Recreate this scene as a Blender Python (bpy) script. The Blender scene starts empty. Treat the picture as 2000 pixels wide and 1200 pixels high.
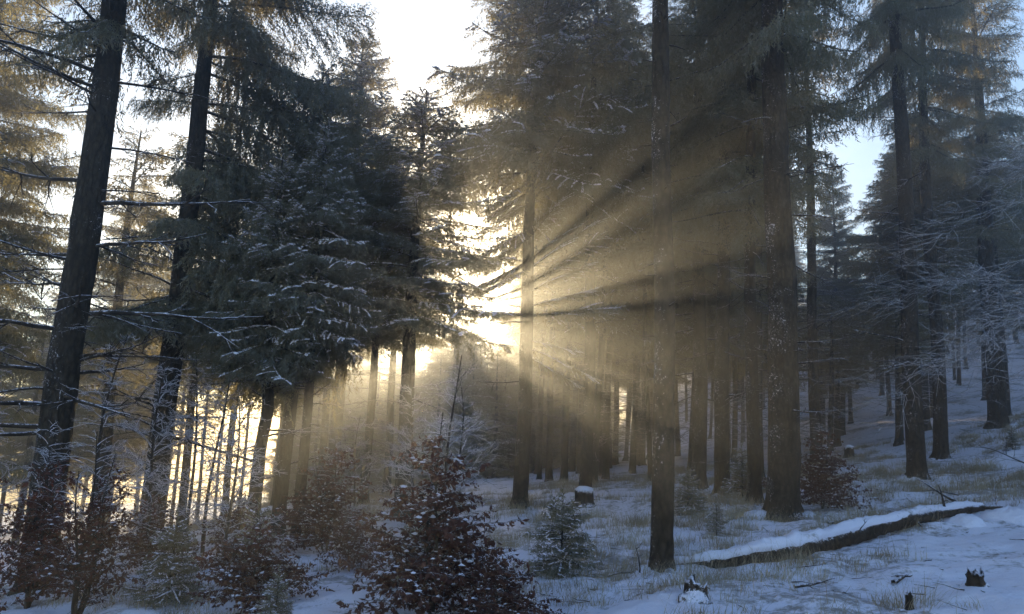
import bpy, math
import numpy as np
from mathutils import Matrix, Vector

R = math.radians
SC = bpy.context.scene
COL = SC.collection

# ------------------------------------------------------------------ camera
EYE = 1.6
PITCH, ROLL = R(9.0), R(2.2)
cam_data = bpy.data.cameras.new("camera")
cam_data.sensor_width = 36.0
cam_data.lens = 27.0
cam_data.clip_start = 0.05
cam_data.clip_end = 2000.0
cam = bpy.data.objects.new("camera", cam_data)
COL.objects.link(cam)
cam.matrix_world = (Matrix.Translation((0, 0, EYE)) @ Matrix.Rotation(R(90) + PITCH, 4, 'X')
                    @ Matrix.Rotation(ROLL, 4, 'Z'))
SC.camera = cam

# ------------------------------------------------------------------ sky, sun, exposure
SUN_AZ, SUN_EL = R(-4.2), R(7.7)          # azimuth from +Y towards +X, elevation
world = bpy.data.worlds.new("World")
SC.world = world
world.use_nodes = True
wn = world.node_tree
wn.nodes.clear()
sky = wn.nodes.new("ShaderNodeTexSky")
sky.sky_type = 'NISHITA'
sky.sun_disc = False
sky.sun_elevation = SUN_EL
sky.sun_rotation = SUN_AZ
sky.altitude = 700
sky.air_density = 1.0
sky.dust_density = 0.3
sky.ozone_density = 2.2
bg = wn.nodes.new("ShaderNodeBackground")
bg.inputs[1].default_value = 0.15
wo = wn.nodes.new("ShaderNodeOutputWorld")
wn.links.new(sky.outputs[0], bg.inputs[0])
wn.links.new(bg.outputs[0], wo.inputs[0])

sun_data = bpy.data.lights.new("sun", 'SUN')
sun_data.energy = 4.2
sun_data.angle = R(0.53)
sun_data.color = (1.0, 0.76, 0.39)
sun = bpy.data.objects.new("sun", sun_data)
COL.objects.link(sun)
sdir = Vector((math.sin(SUN_AZ) * math.cos(SUN_EL), math.cos(SUN_AZ) * math.cos(SUN_EL), math.sin(SUN_EL)))
sun.rotation_euler = sdir.to_track_quat('Z', 'Y').to_euler()
sun.location = sdir * 150

SC.view_settings.view_transform = 'Standard'
SC.view_settings.look = 'None'
SC.view_settings.exposure = 1.55
SC.view_settings.gamma = 1.0
SC.render.engine = 'CYCLES'
cy = SC.cycles
cy.use_denoising = True
try:
    cy.denoiser = 'OPENIMAGEDENOISE'
except Exception:
    pass
cy.max_bounces = 5
cy.diffuse_bounces = 3
cy.glossy_bounces = 1
cy.transmission_bounces = 2
cy.volume_bounces = 0
cy.transparent_max_bounces = 4
cy.use_adaptive_sampling = True
cy.adaptive_threshold = 0.02
cy.sample_clamp_indirect = 4.0

HAZE_DENSITY = 0.0085
HAZE_G = 0.79

# ------------------------------------------------------------------ helpers
rng = np.random.default_rng(11)

def sst(a, b, v):
    t = np.clip((v - a) / (b - a), 0, 1)
    return t * t * (3 - 2 * t)

def terrain(x, y):
    x = np.asarray(x, float); y = np.asarray(y, float)
    z = .1 * x - .01 * y
    q = np.clip(x - 8, 0, 8); z = z + .013 * q * q + .126 * np.clip(x - 16, 0, None)
    q = np.clip(-x - 3, 0, 10); z = z - .012 * q * q
    q = np.clip(y - 32, 0, 30); z = z + (.006 * q * q + .2 * np.clip(y - 62, 0, None)) * sst(6, 20, x)
    z = z - .05 * np.clip(y - 26, 0, 60) * sst(6, -6, x)
    return z

_gx = np.random.default_rng(5).random((64, 64))
def vnoise(x, y):
    x = np.asarray(x, float); y = np.asarray(y, float)
    xi = np.floor(x).astype(int); yi = np.floor(y).astype(int)
    fx = x - xi; fy = y - yi
    fx = fx * fx * (3 - 2 * fx); fy = fy * fy * (3 - 2 * fy)
    g = lambda i, j: _gx[i % 64, j % 64]
    return (g(xi, yi) * (1 - fx) * (1 - fy) + g(xi + 1, yi) * fx * (1 - fy)
            + g(xi, yi + 1) * (1 - fx) * fy + g(xi + 1, yi + 1) * fx * fy)

def bumps(x, y):
    return (.16 * (vnoise(x * .55, y * .55) - .5) + .10 * (vnoise(x * 1.7 + 9, y * 1.7) - .5)
            + .065 * (vnoise(x * 4.3, y * 4.3 + 3) - .5) + .03 * (vnoise(x * 9.7, y * 9.7) - .5))

def gz(x, y):
    return float(terrain(x, y) + bumps(x, y))

def new_mesh(name, V, F, mats, midx=None, smooth=False):
    """V (n,3); F (m,3) or (m,4) index array"""
    V = np.ascontiguousarray(V, dtype=np.float32); F = np.ascontiguousarray(F, dtype=np.int32)
    me = bpy.data.meshes.new(name)
    k = F.shape[1]
    me.vertices.add(len(V)); me.vertices.foreach_set("co", V.ravel())
    me.loops.add(F.size); me.loops.foreach_set("vertex_index", F.ravel())
    me.polygons.add(len(F))
    me.polygons.foreach_set("loop_start", np.arange(0, F.size, k, dtype=np.int32))
    if midx is not None:
        me.polygons.foreach_set("material_index", np.ascontiguousarray(midx, dtype=np.int32))
    if smooth:
        me.polygons.foreach_set("use_smooth", np.ones(len(F), dtype=bool))
    for m in (mats if isinstance(mats, (list, tuple)) else [mats]):
        me.materials.append(m)
    me.update(calc_edges=True)
    return me

def tri_mesh(name, T, mats, midx=None):
    T = np.asarray(T)
    return new_mesh(name, T.reshape(-1, 3), np.arange(T.shape[0] * 3).reshape(-1, 3), mats, midx)

def obj(name, me, parent=None, loc=None, rot=None, scale=None):
    o = bpy.data.objects.new(name, me)
    COL.objects.link(o)
    if parent is not None: o.parent = parent
    if loc is not None: o.location = loc
    if rot is not None: o.rotation_euler = rot
    if scale is not None: o.scale = (scale,) * 3 if np.isscalar(scale) else scale
    return o

def tag(o, label=None, cat=None, group=None, kind=None):
    if label: o['label'] = label
    if cat: o['category'] = cat
    if group: o['group'] = group
    if kind: o['kind'] = kind
    return o

def thing(name, label, cat, loc, rotz=0.0, group=None, lean=(0, 0), scale=1.0):
    o = bpy.data.objects.new(name, None)
    COL.objects.link(o)
    o.empty_display_size = .3
    o.location = loc
    o.rotation_euler = (lean[0], lean[1], rotz)
    o.scale = (scale,) * 3
    return tag(o, label, cat, group)

class Geo:
    """collects quads/tris with shared vertices as triangles"""
    def __init__(s): s.V = []; s.F = []; s.M = []; s.n = 0
    def add(s, V, F, m=0):
        V = np.asarray(V, float); F = np.asarray(F, int)
        if F.shape[1] == 4: F = np.vstack([F[:, [0, 1, 2]], F[:, [0, 2, 3]]])
        s.V.append(V); s.F.append(F + s.n); s.M.append(np.full(len(F), m)); s.n += len(V)
    def tris(s, T, m=0):
        T = np.asarray(T, float)
        s.add(T.reshape(-1, 3), np.arange(len(T) * 3).reshape(-1, 3), m)
    def tube(s, P, r, k=5, m=0, cap=True):
        V, F = tube(P, r, k)
        s.add(V, F, m)
    def mesh(s, name, mats, smooth=False):
        return new_mesh(name, np.vstack(s.V), np.vstack(s.F), mats, np.concatenate(s.M), smooth)

def tube(P, r, k=5):
    P = np.asarray(P, float); n = len(P)
    r = np.broadcast_to(np.asarray(r, float), (n,))
    T = np.gradient(P, axis=0); T /= np.linalg.norm(T, axis=1, keepdims=True) + 1e-9
    ref = np.array([0, 0, 1.0]) if abs(T[0, 2]) < .85 else np.array([1.0, 0, 0])
    A = np.cross(T, ref); A /= np.linalg.norm(A, axis=1, keepdims=True) + 1e-9
    B = np.cross(T, A)
    a = np.linspace(0, 2 * np.pi, k, endpoint=False)
    V = (P[:, None] + r[:, None, None] * (np.cos(a)[None, :, None] * A[:, None] + np.sin(a)[None, :, None] * B[:, None]))
    i = np.arange(n - 1)[:, None] * k; j = np.arange(k)[None]
    F = np.stack([i + j, i + (j + 1) % k, i + k + (j + 1) % k, i + k + j], -1).reshape(-1, 4)
    return V.reshape(-1, 3), F

def unit(v):
    return v / (np.linalg.norm(v, axis=-1, keepdims=True) + 1e-9)

# ------------------------------------------------------------------ materials
def mat(name):
    m = bpy.data.materials.new(name); m.use_nodes = True
    nt = m.node_tree; nt.nodes.clear()
    out = nt.nodes.new("ShaderNodeOutputMaterial")
    return m, nt, out

def nd(nt, t, **kw):
    n = nt.nodes.new(t)
    for k, v in kw.items(): setattr(n, k, v)
    return n

def noise(nt, vec, scale, detail=4, rough=.6):
    n = nd(nt, "ShaderNodeTexNoise")
    n.inputs["Scale"].default_value = scale; n.inputs["Detail"].default_value = detail
    n.inputs["Roughness"].default_value = rough
    if vec is not None: nt.links.new(vec, n.inputs["Vector"])
    return n

def ramp(nt, fac, stops):
    n = nd(nt, "ShaderNodeValToRGB")
    while len(n.color_ramp.elements) < len(stops): n.color_ramp.elements.new(.5)
    for e, (p, c) in zip(n.color_ramp.elements, stops):
        e.position = p; e.color = (*c, 1) if len(c) == 3 else c
    nt.links.new(fac, n.inputs[0])
    return n

def math_n(nt, op, a, b=None, clamp=False):
    n = nd(nt, "ShaderNodeMath", operation=op, use_clamp=clamp)
    for i, v in enumerate((a, b)):
        if v is None: continue
        if isinstance(v, (int, float)): n.inputs[i].default_value = v
        else: nt.links.new(v, n.inputs[i])
    return n.outputs[0]

def mix_col(nt, fac, a, b):
    n = nd(nt, "ShaderNodeMix", data_type='RGBA')
    nt.links.new(fac, n.inputs[0])
    for i, v in ((6, a), (7, b)):
        if isinstance(v, tuple): n.inputs[i].default_value = (*v, 1)
        else: nt.links.new(v, n.inputs[i])
    return n.outputs[2]

def up_facing(nt, lo, hi, axis="Z"):
    g = nd(nt, "ShaderNodeNewGeometry"); s = nd(nt, "ShaderNodeSeparateXYZ")
    nt.links.new(g.outputs["Normal"], s.inputs[0])
    mr = nd(nt, "ShaderNodeMapRange")
    mr.inputs[1].default_value = lo; mr.inputs[2].default_value = hi
    nt.links.new(s.outputs[axis], mr.inputs[0])
    return mr.outputs[0]

SNOW_C = (.87, .80, .91)

def leafy(name, c1, c2, trans, trans_fac, scale=3.0, frost=0.0, rough=.7):
    m, nt, out = mat(name)
    tc = nd(nt, "ShaderNodeTexCoord")
    n = noise(nt, tc.outputs["Object"], scale, 3)
    col = ramp(nt, n.outputs[0], [(.3, c1), (.7, c2)]).outputs[0]
    if frost:
        f = noise(nt, tc.outputs["Object"], 6.0, 3)
        fr = ramp(nt, f.outputs[0], [(.45, (0, 0, 0)), (.75, (frost,) * 3)]).outputs[0]
        col = mix_col(nt, fr, col, (.55, .57, .6))
    d = nd(nt, "ShaderNodeBsdfPrincipled")
    d.inputs["Roughness"].default_value = rough
    d.inputs["Specular IOR Level"].default_value = .15
    nt.links.new(col, d.inputs["Base Color"])
    t = nd(nt, "ShaderNodeBsdfTranslucent"); t.inputs[0].default_value = (*trans, 1)
    mx = nd(nt, "ShaderNodeMixShader"); mx.inputs[0].default_value = trans_fac
    nt.links.new(d.outputs[0], mx.inputs[1]); nt.links.new(t.outputs[0], mx.inputs[2])
    nt.links.new(mx.outputs[0], out.inputs[0])
    return m

M_NEEDLE = leafy("spruce_needles", (.038, .040, .031), (.088, .084, .064), (.46, .38, .18), .36, 2.5, .5)
M_NEEDLE_GOLD = leafy("frosted_needles", (.04, .05, .025), (.10, .095, .06), (.46, .40, .20), .40, 2.5, .5)
M_LEAF = leafy("beech_leaf", (.045, .021, .018), (.125, .054, .042), (.26, .09, .045), .25, 9.0)
M_GRASS = leafy("dry_grass", (.24, .17, .105), (.50, .40, .27), (.44, .34, .2), .2, 1.3, .2)

def bark_mat(name, c1, c2, frost_lo, frost_hi, amount, wind=True):
    m, nt, out = mat(name)
    tc = nd(nt, "ShaderNodeTexCoord")
    mp = nd(nt, "ShaderNodeMapping"); mp.inputs["Scale"].default_value = (1, 1, .45)
    nt.links.new(tc.outputs["Object"], mp.inputs[0])
    n = noise(nt, mp.outputs[0], 14, 6, .7)
    v = nd(nt, "ShaderNodeTexVoronoi", feature='F1'); v.inputs["Scale"].default_value = 20
    nt.links.new(mp.outputs[0], v.inputs["Vector"])
    h = math_n(nt, 'ADD', math_n(nt, 'MULTIPLY', v.outputs[0], .8), n.outputs[0])
    col = ramp(nt, n.outputs[0], [(.3, c1), (.7, c2)]).outputs[0]
    crk = ramp(nt, v.outputs[0], [(.35, (1, 1, 1)), (.75, (.35, .33, .32))]).outputs[0]
    mulc = nd(nt, "ShaderNodeMix", data_type='RGBA', blend_type='MULTIPLY'); mulc.inputs[0].default_value = 1
    nt.links.new(col, mulc.inputs[6]); nt.links.new(crk, mulc.inputs[7])
    li = ramp(nt, noise(nt, tc.outputs["Object"], 5, 6, .7).outputs[0], [(.56, (0, 0, 0)), (.72, (.5, .5, .5))]).outputs[0]
    col = mix_col(nt, li, mulc.outputs[2], tuple(min(1, 1.7 * q + .02) for q in c2))
    sp = noise(nt, tc.outputs["Object"], 30, 8, .8)
    face = up_facing(nt, frost_lo, frost_hi)
    if wind:
        w = up_facing(nt, .35, -1.0, "X")
        face = math_n(nt, 'MAXIMUM', face, math_n(nt, 'MULTIPLY', w, .6))
    big = noise(nt, tc.outputs['Object'], 1.6, 3)
    thr = math_n(nt, 'ADD', .875, math_n(nt, 'MULTIPLY', big.outputs[0], -.45))
    k = math_n(nt, 'MULTIPLY', math_n(nt, 'ADD', math_n(nt, 'SUBTRACT', sp.outputs[0], thr), math_n(nt, 'MULTIPLY', face, amount)), 14, True)
    col = mix_col(nt, k, col, SNOW_C)
    d = nd(nt, "ShaderNodeBsdfPrincipled"); d.inputs["Roughness"].default_value = .85
    d.inputs["Specular IOR Level"].default_value = .2
    nt.links.new(col, d.inputs["Base Color"])
    b = nd(nt, "ShaderNodeBump"); b.inputs["Strength"].default_value = 1.0; b.inputs["Distance"].default_value = .03
    nt.links.new(h, b.inputs["Height"]); nt.links.new(b.outputs[0], d.inputs["Normal"])
    nt.links.new(d.outputs[0], out.inputs[0])
    return m

M_BARK = bark_mat("spruce_bark", (.016, .012, .009), (.060, .045, .034), .2, .9, .12)
M_TWIG = bark_mat("dead_twig", (.03, .022, .018), (.09, .068, .055), .1, .9, .22, False)
M_FROST = bark_mat("frosted_twig", (.10, .09, .085), (.30, .29, .30), -.5, .6, .30, False)
M_LOG = bark_mat("rotten_wood", (.02, .014, .010), (.075, .05, .035), .3, .8, .25, False)

def snow_mat(name, litter=False, less=0.0):
    m, nt, out = mat(name)
    tc = nd(nt, "ShaderNodeTexCoord")
    d = nd(nt, "ShaderNodeBsdfPrincipled"); d.inputs["Roughness"].default_value = .6
    d.inputs["Specular IOR Level"].default_value = .25
    n = noise(nt, tc.outputs["Object"], 1.2 if litter else 8, 5)
    col = ramp(nt, n.outputs[0], [(.3, (.80, .74, .86)), (.7, (.88, .82, .93))]).outputs[0]
    fine = noise(nt, tc.outputs["Object"], 38, 5, .7)
    if litter:
        a = noise(nt, tc.outputs["Object"], .55, 4, .65)
        b = noise(nt, tc.outputs["Object"], 7.5, 5, .75)
        c = math_n(nt, 'ADD', math_n(nt, 'MULTIPLY', a.outputs[0], .65), math_n(nt, 'MULTIPLY', b.outputs[0], .55))
        k = ramp(nt, c, [(.615 + less, (0, 0, 0)), (.70 + less, (.75, .75, .75))]).outputs[0]
        br = ramp(nt, fine.outputs[0], [(.3, (.05, .033, .02)), (.7, (.22, .16, .095))]).outputs[0]
        col = mix_col(nt, k, col, br)
    nt.links.new(col, d.inputs["Base Color"])
    b = nd(nt, "ShaderNodeBump"); b.inputs["Strength"].default_value = .5; b.inputs["Distance"].default_value = .03
    h = math_n(nt, 'ADD', fine.outputs[0], math_n(nt, 'MULTIPLY', noise(nt, tc.outputs["Object"], 9, 4).outputs[0], 2.0))
    nt.links.new(h, b.inputs["Height"]); nt.links.new(b.outputs[0], d.inputs["Normal"])
    nt.links.new(d.outputs[0], out.inputs[0])
    return m

M_SNOW = snow_mat("snow")
M_GROUND = snow_mat("snowy_forest_floor", True)
M_SNOW_LITTER = snow_mat("littered_snow", True, .03)

# ------------------------------------------------------------------ ground
def ground_sheet():
    def axis(lo, hi, near_lo, near_hi, fine, grow):
        a = list(np.arange(near_lo, near_hi, fine))
        st = fine; v = a[-1]
        while v < hi: st *= grow; v += st; a.append(min(v, hi))
        st = fine; v = a[0]; pre = []
        while v > lo: st *= grow; v -= st; pre.append(max(v, lo))
        return np.array(pre[::-1] + a)
    xs = axis(-90, 90, -8, 11, .075, 1.05)
    ys = axis(-14, 108, 3.5, 19, .075, 1.04)
    X, Y = np.meshgrid(xs, ys)
    Z = terrain(X, Y) + bumps(X, Y)
    V = np.stack([X, Y, Z], -1).reshape(-1, 3)
    nx, ny = len(xs), len(ys)
    i = np.arange(ny - 1)[:, None] * nx + np.arange(nx - 1)[None]
    F = np.stack([i, i + 1, i + nx + 1, i + nx], -1).reshape(-1, 4)
    o = obj("forest_floor", new_mesh("forest_floor", V, F, M_GROUND, smooth=True))
    tag(o, "snow covered forest floor rising to the right", None, None, "structure")
ground_sheet()

# ------------------------------------------------------------------ spruce branches
def spikes(P, T, nl, nw, r):
    """one flat needle tuft (triangle) per sample"""
    n = len(P)
    a = unit(np.cross(T, r.normal(size=(n, 3))))
    f = r.uniform(.5, 1.0, n)[:, None]
    ln = nl * r.uniform(.6, 1.25, n)[:, None]
    tip = P + ln * (T * f + a * (1 - f * .45))
    w = nw * r.uniform(.7, 1.3, n)[:, None]
    return np.stack([P - T * w, P + T * w, tip], 1)

def sample_curves(B, D, L, droop, sp):
    """points along curves B + D t - z droop t^2"""
    k = np.maximum(2, (L / sp).astype(int))
    idx = np.repeat(np.arange(len(B)), k)
    u = np.concatenate([(np.arange(q) + .5) / q for q in k])
    t = u * L[idx]
    P = B[idx] + D[idx] * t[:, None]
    P[:, 2] -= droop[idx] * t * t
    T = D[idx].copy(); T[:, 2] -= 2 * droop[idx] * t
    return P, unit(T), idx, u

def branch_proto(L, seed, sp=.034, nl=.075, nw=.016, sag=.35, hang=.26, snow=.0, fill=1.0, hang_gap=.075, snow_w=.020, flat=1.0):
    r = np.random.default_rng(seed)
    n = max(4, int(L / .095 * fill))
    s = np.linspace(.10, .98, n) + r.uniform(-.4, .4, n) / n
    s = np.repeat(s, 2); side = np.tile([1, -1], n)
    bend = r.normal(0, .06)
    ax = lambda q: np.stack([L * q, L * bend * q * q, L * (.10 * q - sag * q * q + .55 * sag * q ** 4)], -1)
    B = ax(s)
    ln = L * (.10 + .34 * np.sin(np.pi * np.clip(s, 0, 1) ** .75)) * r.uniform(.55, 1.2, len(s))
    ln = np.minimum(ln, .95)
    ang = np.radians(r.uniform(42, 72, len(s)))
    D = unit(np.stack([np.cos(ang), side * np.sin(ang), flat * r.uniform(-.25, .12, len(s))], -1))
    dr = flat * r.uniform(.25, .75, len(s))
    P1, T1, i1, u1 = sample_curves(B, D, ln, dr, sp)
    # hanging tassels
    Ph, Th, ih, uh = sample_curves(B, D, ln, dr, hang_gap)
    Dh = unit(np.stack([Th[:, 0] * .35, Th[:, 1] * .35, -np.ones(len(Ph))], -1) + r.normal(0, .16, (len(Ph), 3)))
    lh = hang * r.uniform(.25, 1.2, len(Ph)) * (1 - .3 * uh)
    P2, T2, _, _ = sample_curves(Ph, Dh, lh, np.zeros(len(Ph)), sp)
    q = np.linspace(.15, 1.0, int(L / sp * 1.3)); A = ax(q); TA = unit(np.gradient(A, axis=0))
    P = np.vstack([P1, P2, A]); T = np.vstack([T1, T2, TA])
    tri = spikes(P, T, nl, nw, r)
    q = np.linspace(0, 1, 6); wv, wf = tube(ax(q), .022 * (L / 2) ** .5 * (1 - .85 * q) + .003, 4)
    wf = np.vstack([wf[:, [0, 1, 2]], wf[:, [0, 2, 3]]])
    wood = wv[wf]
    sn = np.zeros((0, 3, 3))
    if snow > 0:
        on = r.random(len(s)) < snow                      # whole branchlets carry snow
        on &= vnoise(B[:, 0] * 2.2 + seed, B[:, 1] * 2.2 + side) > .30
        sel = on[i1] & (r.random(len(P1)) < .8) & (u1 > .06) & (T1[:, 2] > -.55)
        axk = r.random(len(A)) < snow * 1.2
        PS = np.vstack([P1[sel], A[axk]]); TS = np.vstack([T1[sel], TA[axk]]); m = len(PS)
        side_v = unit(np.cross(TS, np.array([0, 0, 1.0])))
        w = snow_w * r.uniform(.5, 1.5, m)[:, None]; l = sp * r.uniform(.7, 1.6, m)[:, None]
        up = np.array([0, 0, 1.0]) * snow_w * r.uniform(.4, 1.3, m)[:, None]
        c = PS + up
        a = c - TS * l - up * 1.2; b = c + TS * l - up * 1.2
        e = c + side_v * w - up * 1.1; f = c - side_v * w - up * 1.1
        sn = np.concatenate([np.stack([c, b, e], 1), np.stack([c, e, a], 1), np.stack([c, a, f], 1), np.stack([c, f, b], 1)])
    return dict(L=L, tri=tri, wood=wood, snow=sn)

def rotm(az, el, roll):
    ca, sa = math.cos(az), math.sin(az); ce, se = math.cos(el), math.sin(el); cr, sr = math.cos(roll), math.sin(roll)
    Rz = np.array([[ca, -sa, 0], [sa, ca, 0], [0, 0, 1]]); Ry = np.array([[ce, 0, -se], [0, 1, 0], [se, 0, ce]])
    Rx = np.array([[1, 0, 0], [0, cr, -sr], [0, sr, cr]])
    return Rz @ Ry @ Rx

def make_crown(name, H, start, rad, seed, protos, step=.42, per=5, top_el=35, low_el=-8, power=.75, ragged=.3,
               low_thin=0.0, jit=.18, needle=M_NEEDLE, weight=None, boughs=None):
    """crown from local height start to H; returns (crown mesh, snow mesh or None)"""
    r = np.random.default_rng(seed)
    tris, woods, snows = [], [], []
    h = start
    while h < H - .12:
        q = (H - h) / (H - start)                       # 1 at the bottom, 0 at the tip
        base = rad * (q ** power) * (1.0 if q < .75 else 1 - low_thin * (q - .75) / .25)
        k = max(3, per + r.integers(-1, 2)); a0 = r.uniform(0, 2 * np.pi)
        for j in range(k):
            L = base * r.uniform(1 - ragged, 1 + ragged * .6) + .10
            az = a0 + 2 * np.pi * j / k + r.uniform(-.35, .35)
            if weight is not None:
                w = weight(az, h)
                if r.random() > w: continue
                L *= .5 + .5 * w
            el = R(low_el + (top_el - low_el) * (1 - q) ** 1.4 + r.uniform(-9, 9))
            pr = min(protos, key=lambda p: abs(math.log(p['L'] / L)) + r.uniform(0, .35))
            sc = L / pr['L']
            Mx = rotm(az, el, r.uniform(-.25, .25)) * sc
            off = np.array([0, 0, h + r.uniform(-jit, jit)])
            tris.append(pr['tri'] @ Mx.T + off); woods.append(pr['wood'] @ Mx.T + off)
            if len(pr['snow']): snows.append(pr['snow'] @ Mx.T + off)
        h += step * (.45 + .55 * q) * r.uniform(.75, 1.25)
    if boughs:
        for h, az, el, L in boughs[1]:
            pr = boughs[0][r.integers(len(boughs[0]))]
            Mx = rotm(az, R(el), r.uniform(-.15, .15)) * (L / pr['L']); off = np.array([0, 0, h])
            tris.append(pr['tri'] @ Mx.T + off); woods.append(pr['wood'] @ Mx.T + off); snows.append(pr['snow'] @ Mx.T + off)
    T = np.concatenate(tris); W = np.concatenate(woods)
    # leading shoot
    z = np.linspace(H - .5, H + .25, 40); P = np.stack([0 * z, 0 * z, z], -1)
    T = np.concatenate([T, spikes(P, np.tile([0, 0, 1.0], (40, 1)), .07, .015, r)])
    me = tri_mesh(name, np.concatenate([T, W]), [needle, M_TWIG], np.r_[np.zeros(len(T)), np.ones(len(W))])
    sm = tri_mesh(name + "_snow", np.concatenate(snows), M_SNOW) if snows else None
    return me, sm

FINE = [branch_proto(L, i, snow=0) for i, L in enumerate((2.6, 2.4, 1.6, 1.5, .9, .5))]
CURT = [branch_proto(L, 20 + i, sag=.42, hang=.5, hang_gap=.055) for i, L in enumerate((2.8, 2.6, 1.7, 1.0))]
SNOWY = [branch_proto(L, 40 + i, sag=.42, hang=.24, snow=.34, snow_w=.030) for i, L in enumerate((2.5, 2.3, 1.6, 1.5, .9, .5))]
LIGHTSNOW = [branch_proto(L, 60 + i, sag=.34, hang=.30, snow=.18, nl=.085, nw=.02, sp=.042) for i, L in enumerate((2.5, 1.7, 1.0, .5))]
COARSE = [branch_proto(L, 80 + i, sp=.075, nl=.13, nw=.034, hang=.32, hang_gap=.13, fill=.7, snow=.14, snow_w=.03) for i, L in enumerate((2.6, 1.7, 1.0))]

# ------------------------------------------------------------------ trunks and dead branches
def trunk_mesh(dia, H, seed, flare=.45, k=18, detail=.22, wob=.05, material=None, kink=None):
    r = np.random.default_rng(seed)
    z = np.concatenate([[-.5, -.2, 0, .06, .14, .24, .38, .56, .8], np.arange(1.05, H, detail * 1.2 if H < 14 else detail * 2), [H]])
    n = len(z)
    a = np.linspace(0, 2 * np.pi, k, endpoint=False)
    zz = np.clip(z, 0, None)
    rad = dia / 2 * (1 - .9 * (zz / H) ** 1.7) + dia / 2 * flare * (.75 * np.exp(-zz / .10) + .25 * np.exp(-zz / .5))
    lob = 1 + (.22 * np.exp(-zz / .18))[:, None] * np.cos((5 * a + r.uniform(0, 6) + .8 * np.sin(a + seed))[None])
    ph = r.uniform(0, 6, 6)
    irr = 1 + .035 * np.sin(3 * a[None] + z[:, None] * 2.1 + ph[0]) + .03 * r.normal(size=(n, k))
    cx = wob * np.sin(z * .5 + ph[1]) * np.clip(zz / 3, 0, 1); cyy = wob * np.sin(z * .43 + ph[2]) * np.clip(zz / 3, 0, 1)
    if kink: cx = cx + kink[1] * np.exp(-((z - kink[0]) / .5) ** 2)
    rr = rad[:, None] * lob * irr
    V = np.stack([cx[:, None] + rr * np.cos(a), cyy[:, None] + rr * np.sin(a), np.broadcast_to(z[:, None], rr.shape)], -1).reshape(-1, 3)
    i = np.arange(n - 1)[:, None] * k; j = np.arange(k)[None]
    F = np.stack([i + j, i + (j + 1) % k, i + k + (j + 1) % k, i + k + j], -1).reshape(-1, 4)
    return new_mesh("trunk", V, F, material or M_BARK, smooth=True)

def trunk_r(dia, H, h):
    return dia / 2 * (1 - .9 * (h / H) ** 1.7)

def dead_branch_geo(L, r, k=4, sub=5, th=.016, curl=.25):
    g = Geo()
    q = np.linspace(0, 1, 8)
    by, bz = r.normal(0, .12), r.uniform(-.30, .10)
    P = np.stack([L * q, L * by * q * q, L * (bz * q * q + curl * .5 * q ** 3)], -1) + np.cumsum(r.normal(0, .006 * L, (8, 3)), 0)
    P[0] = 0
    g.tube(P, th * (1 - .82 * q), k)
    for _ in range(sub):
        s = r.uniform(.25, .95); i = int(s * 7); b = P[i]
        d = unit(np.array([r.uniform(.4, 1), r.choice([-1, 1]) * r.uniform(.4, 1), r.uniform(-.45, .35)]))
        l = L * r.uniform(.12, .38); w = np.linspace(0, 1, 5)
        S = b + d * (w * l)[:, None] + np.cumsum(r.normal(0, .012 * L, (5, 3)), 0) * w[:, None]
        g.tube(S, th * .45 * (1 - .8 * w), 3)
        for _ in range(2):
            b2 = S[r.integers(1, 4)]; d2 = unit(d + r.normal(0, .6, 3)); w2 = np.linspace(0, 1, 3)
            g.tube(b2 + d2 * (w2 * l * r.uniform(.25, .6))[:, None], th * .26 * (1 - .7 * w2), 3)
    return g

_r = np.random.default_rng(77)
DEAD = [dead_branch_geo(1.0, _r, sub=6).mesh("dead_branch", M_TWIG) for _ in range(7)]
STUB = [dead_branch_geo(1.0, _r, sub=1, th=.05, curl=.1).mesh("branch_stub", M_TWIG) for _ in range(4)]

def dead_set(name, h0, h1, n, lmin, lmax, seed, material=None):
    r = np.random.default_rng(seed); g = Geo()
    for _ in range(n):
        b = dead_branch_geo(r.uniform(lmin, lmax), r, 3, 3, .011)
        Mx = rotm(r.uniform(0, 6.28), R(r.uniform(-18, 14)), 0)
        off = np.array([0, 0, r.uniform(h0, h1)])
        for V, F, m in zip(b.V, b.F, b.M): pass
        g.add(np.vstack(b.V) @ Mx.T + off, np.vstack(b.F), 0)
    return g.mesh(name, material or M_TWIG)

DEADSET = [dead_set("dead_branches", .9, 6.8, 60, .5, 1.7, 300 + i) for i in range(4)]
DEADSET_FROST = [dead_set("dead_branches", .9, 6.8, 60, .5, 1.8, 310 + i, M_FROST) for i in range(2)]

def put_dead(root, dia, H, n, h0, h1, lmin, lmax, seed, meshes=DEAD, name="dead_branch", az=None, el=(-16, 16)):
    r = np.random.default_rng(seed)
    for _ in range(n):
        h = r.uniform(h0, h1); a = r.uniform(0, 6.283) if az is None else r.uniform(*az)
        rr = trunk_r(dia, H, h) * .7
        L = r.uniform(lmin, lmax)
        o = obj(name, meshes[r.integers(len(meshes))], root, (rr * math.cos(a), rr * math.sin(a), h))
        o.rotation_euler = (r.uniform(-.6, .6), -R(r.uniform(*el)), a)
        o.scale = (L, L, L)

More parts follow.
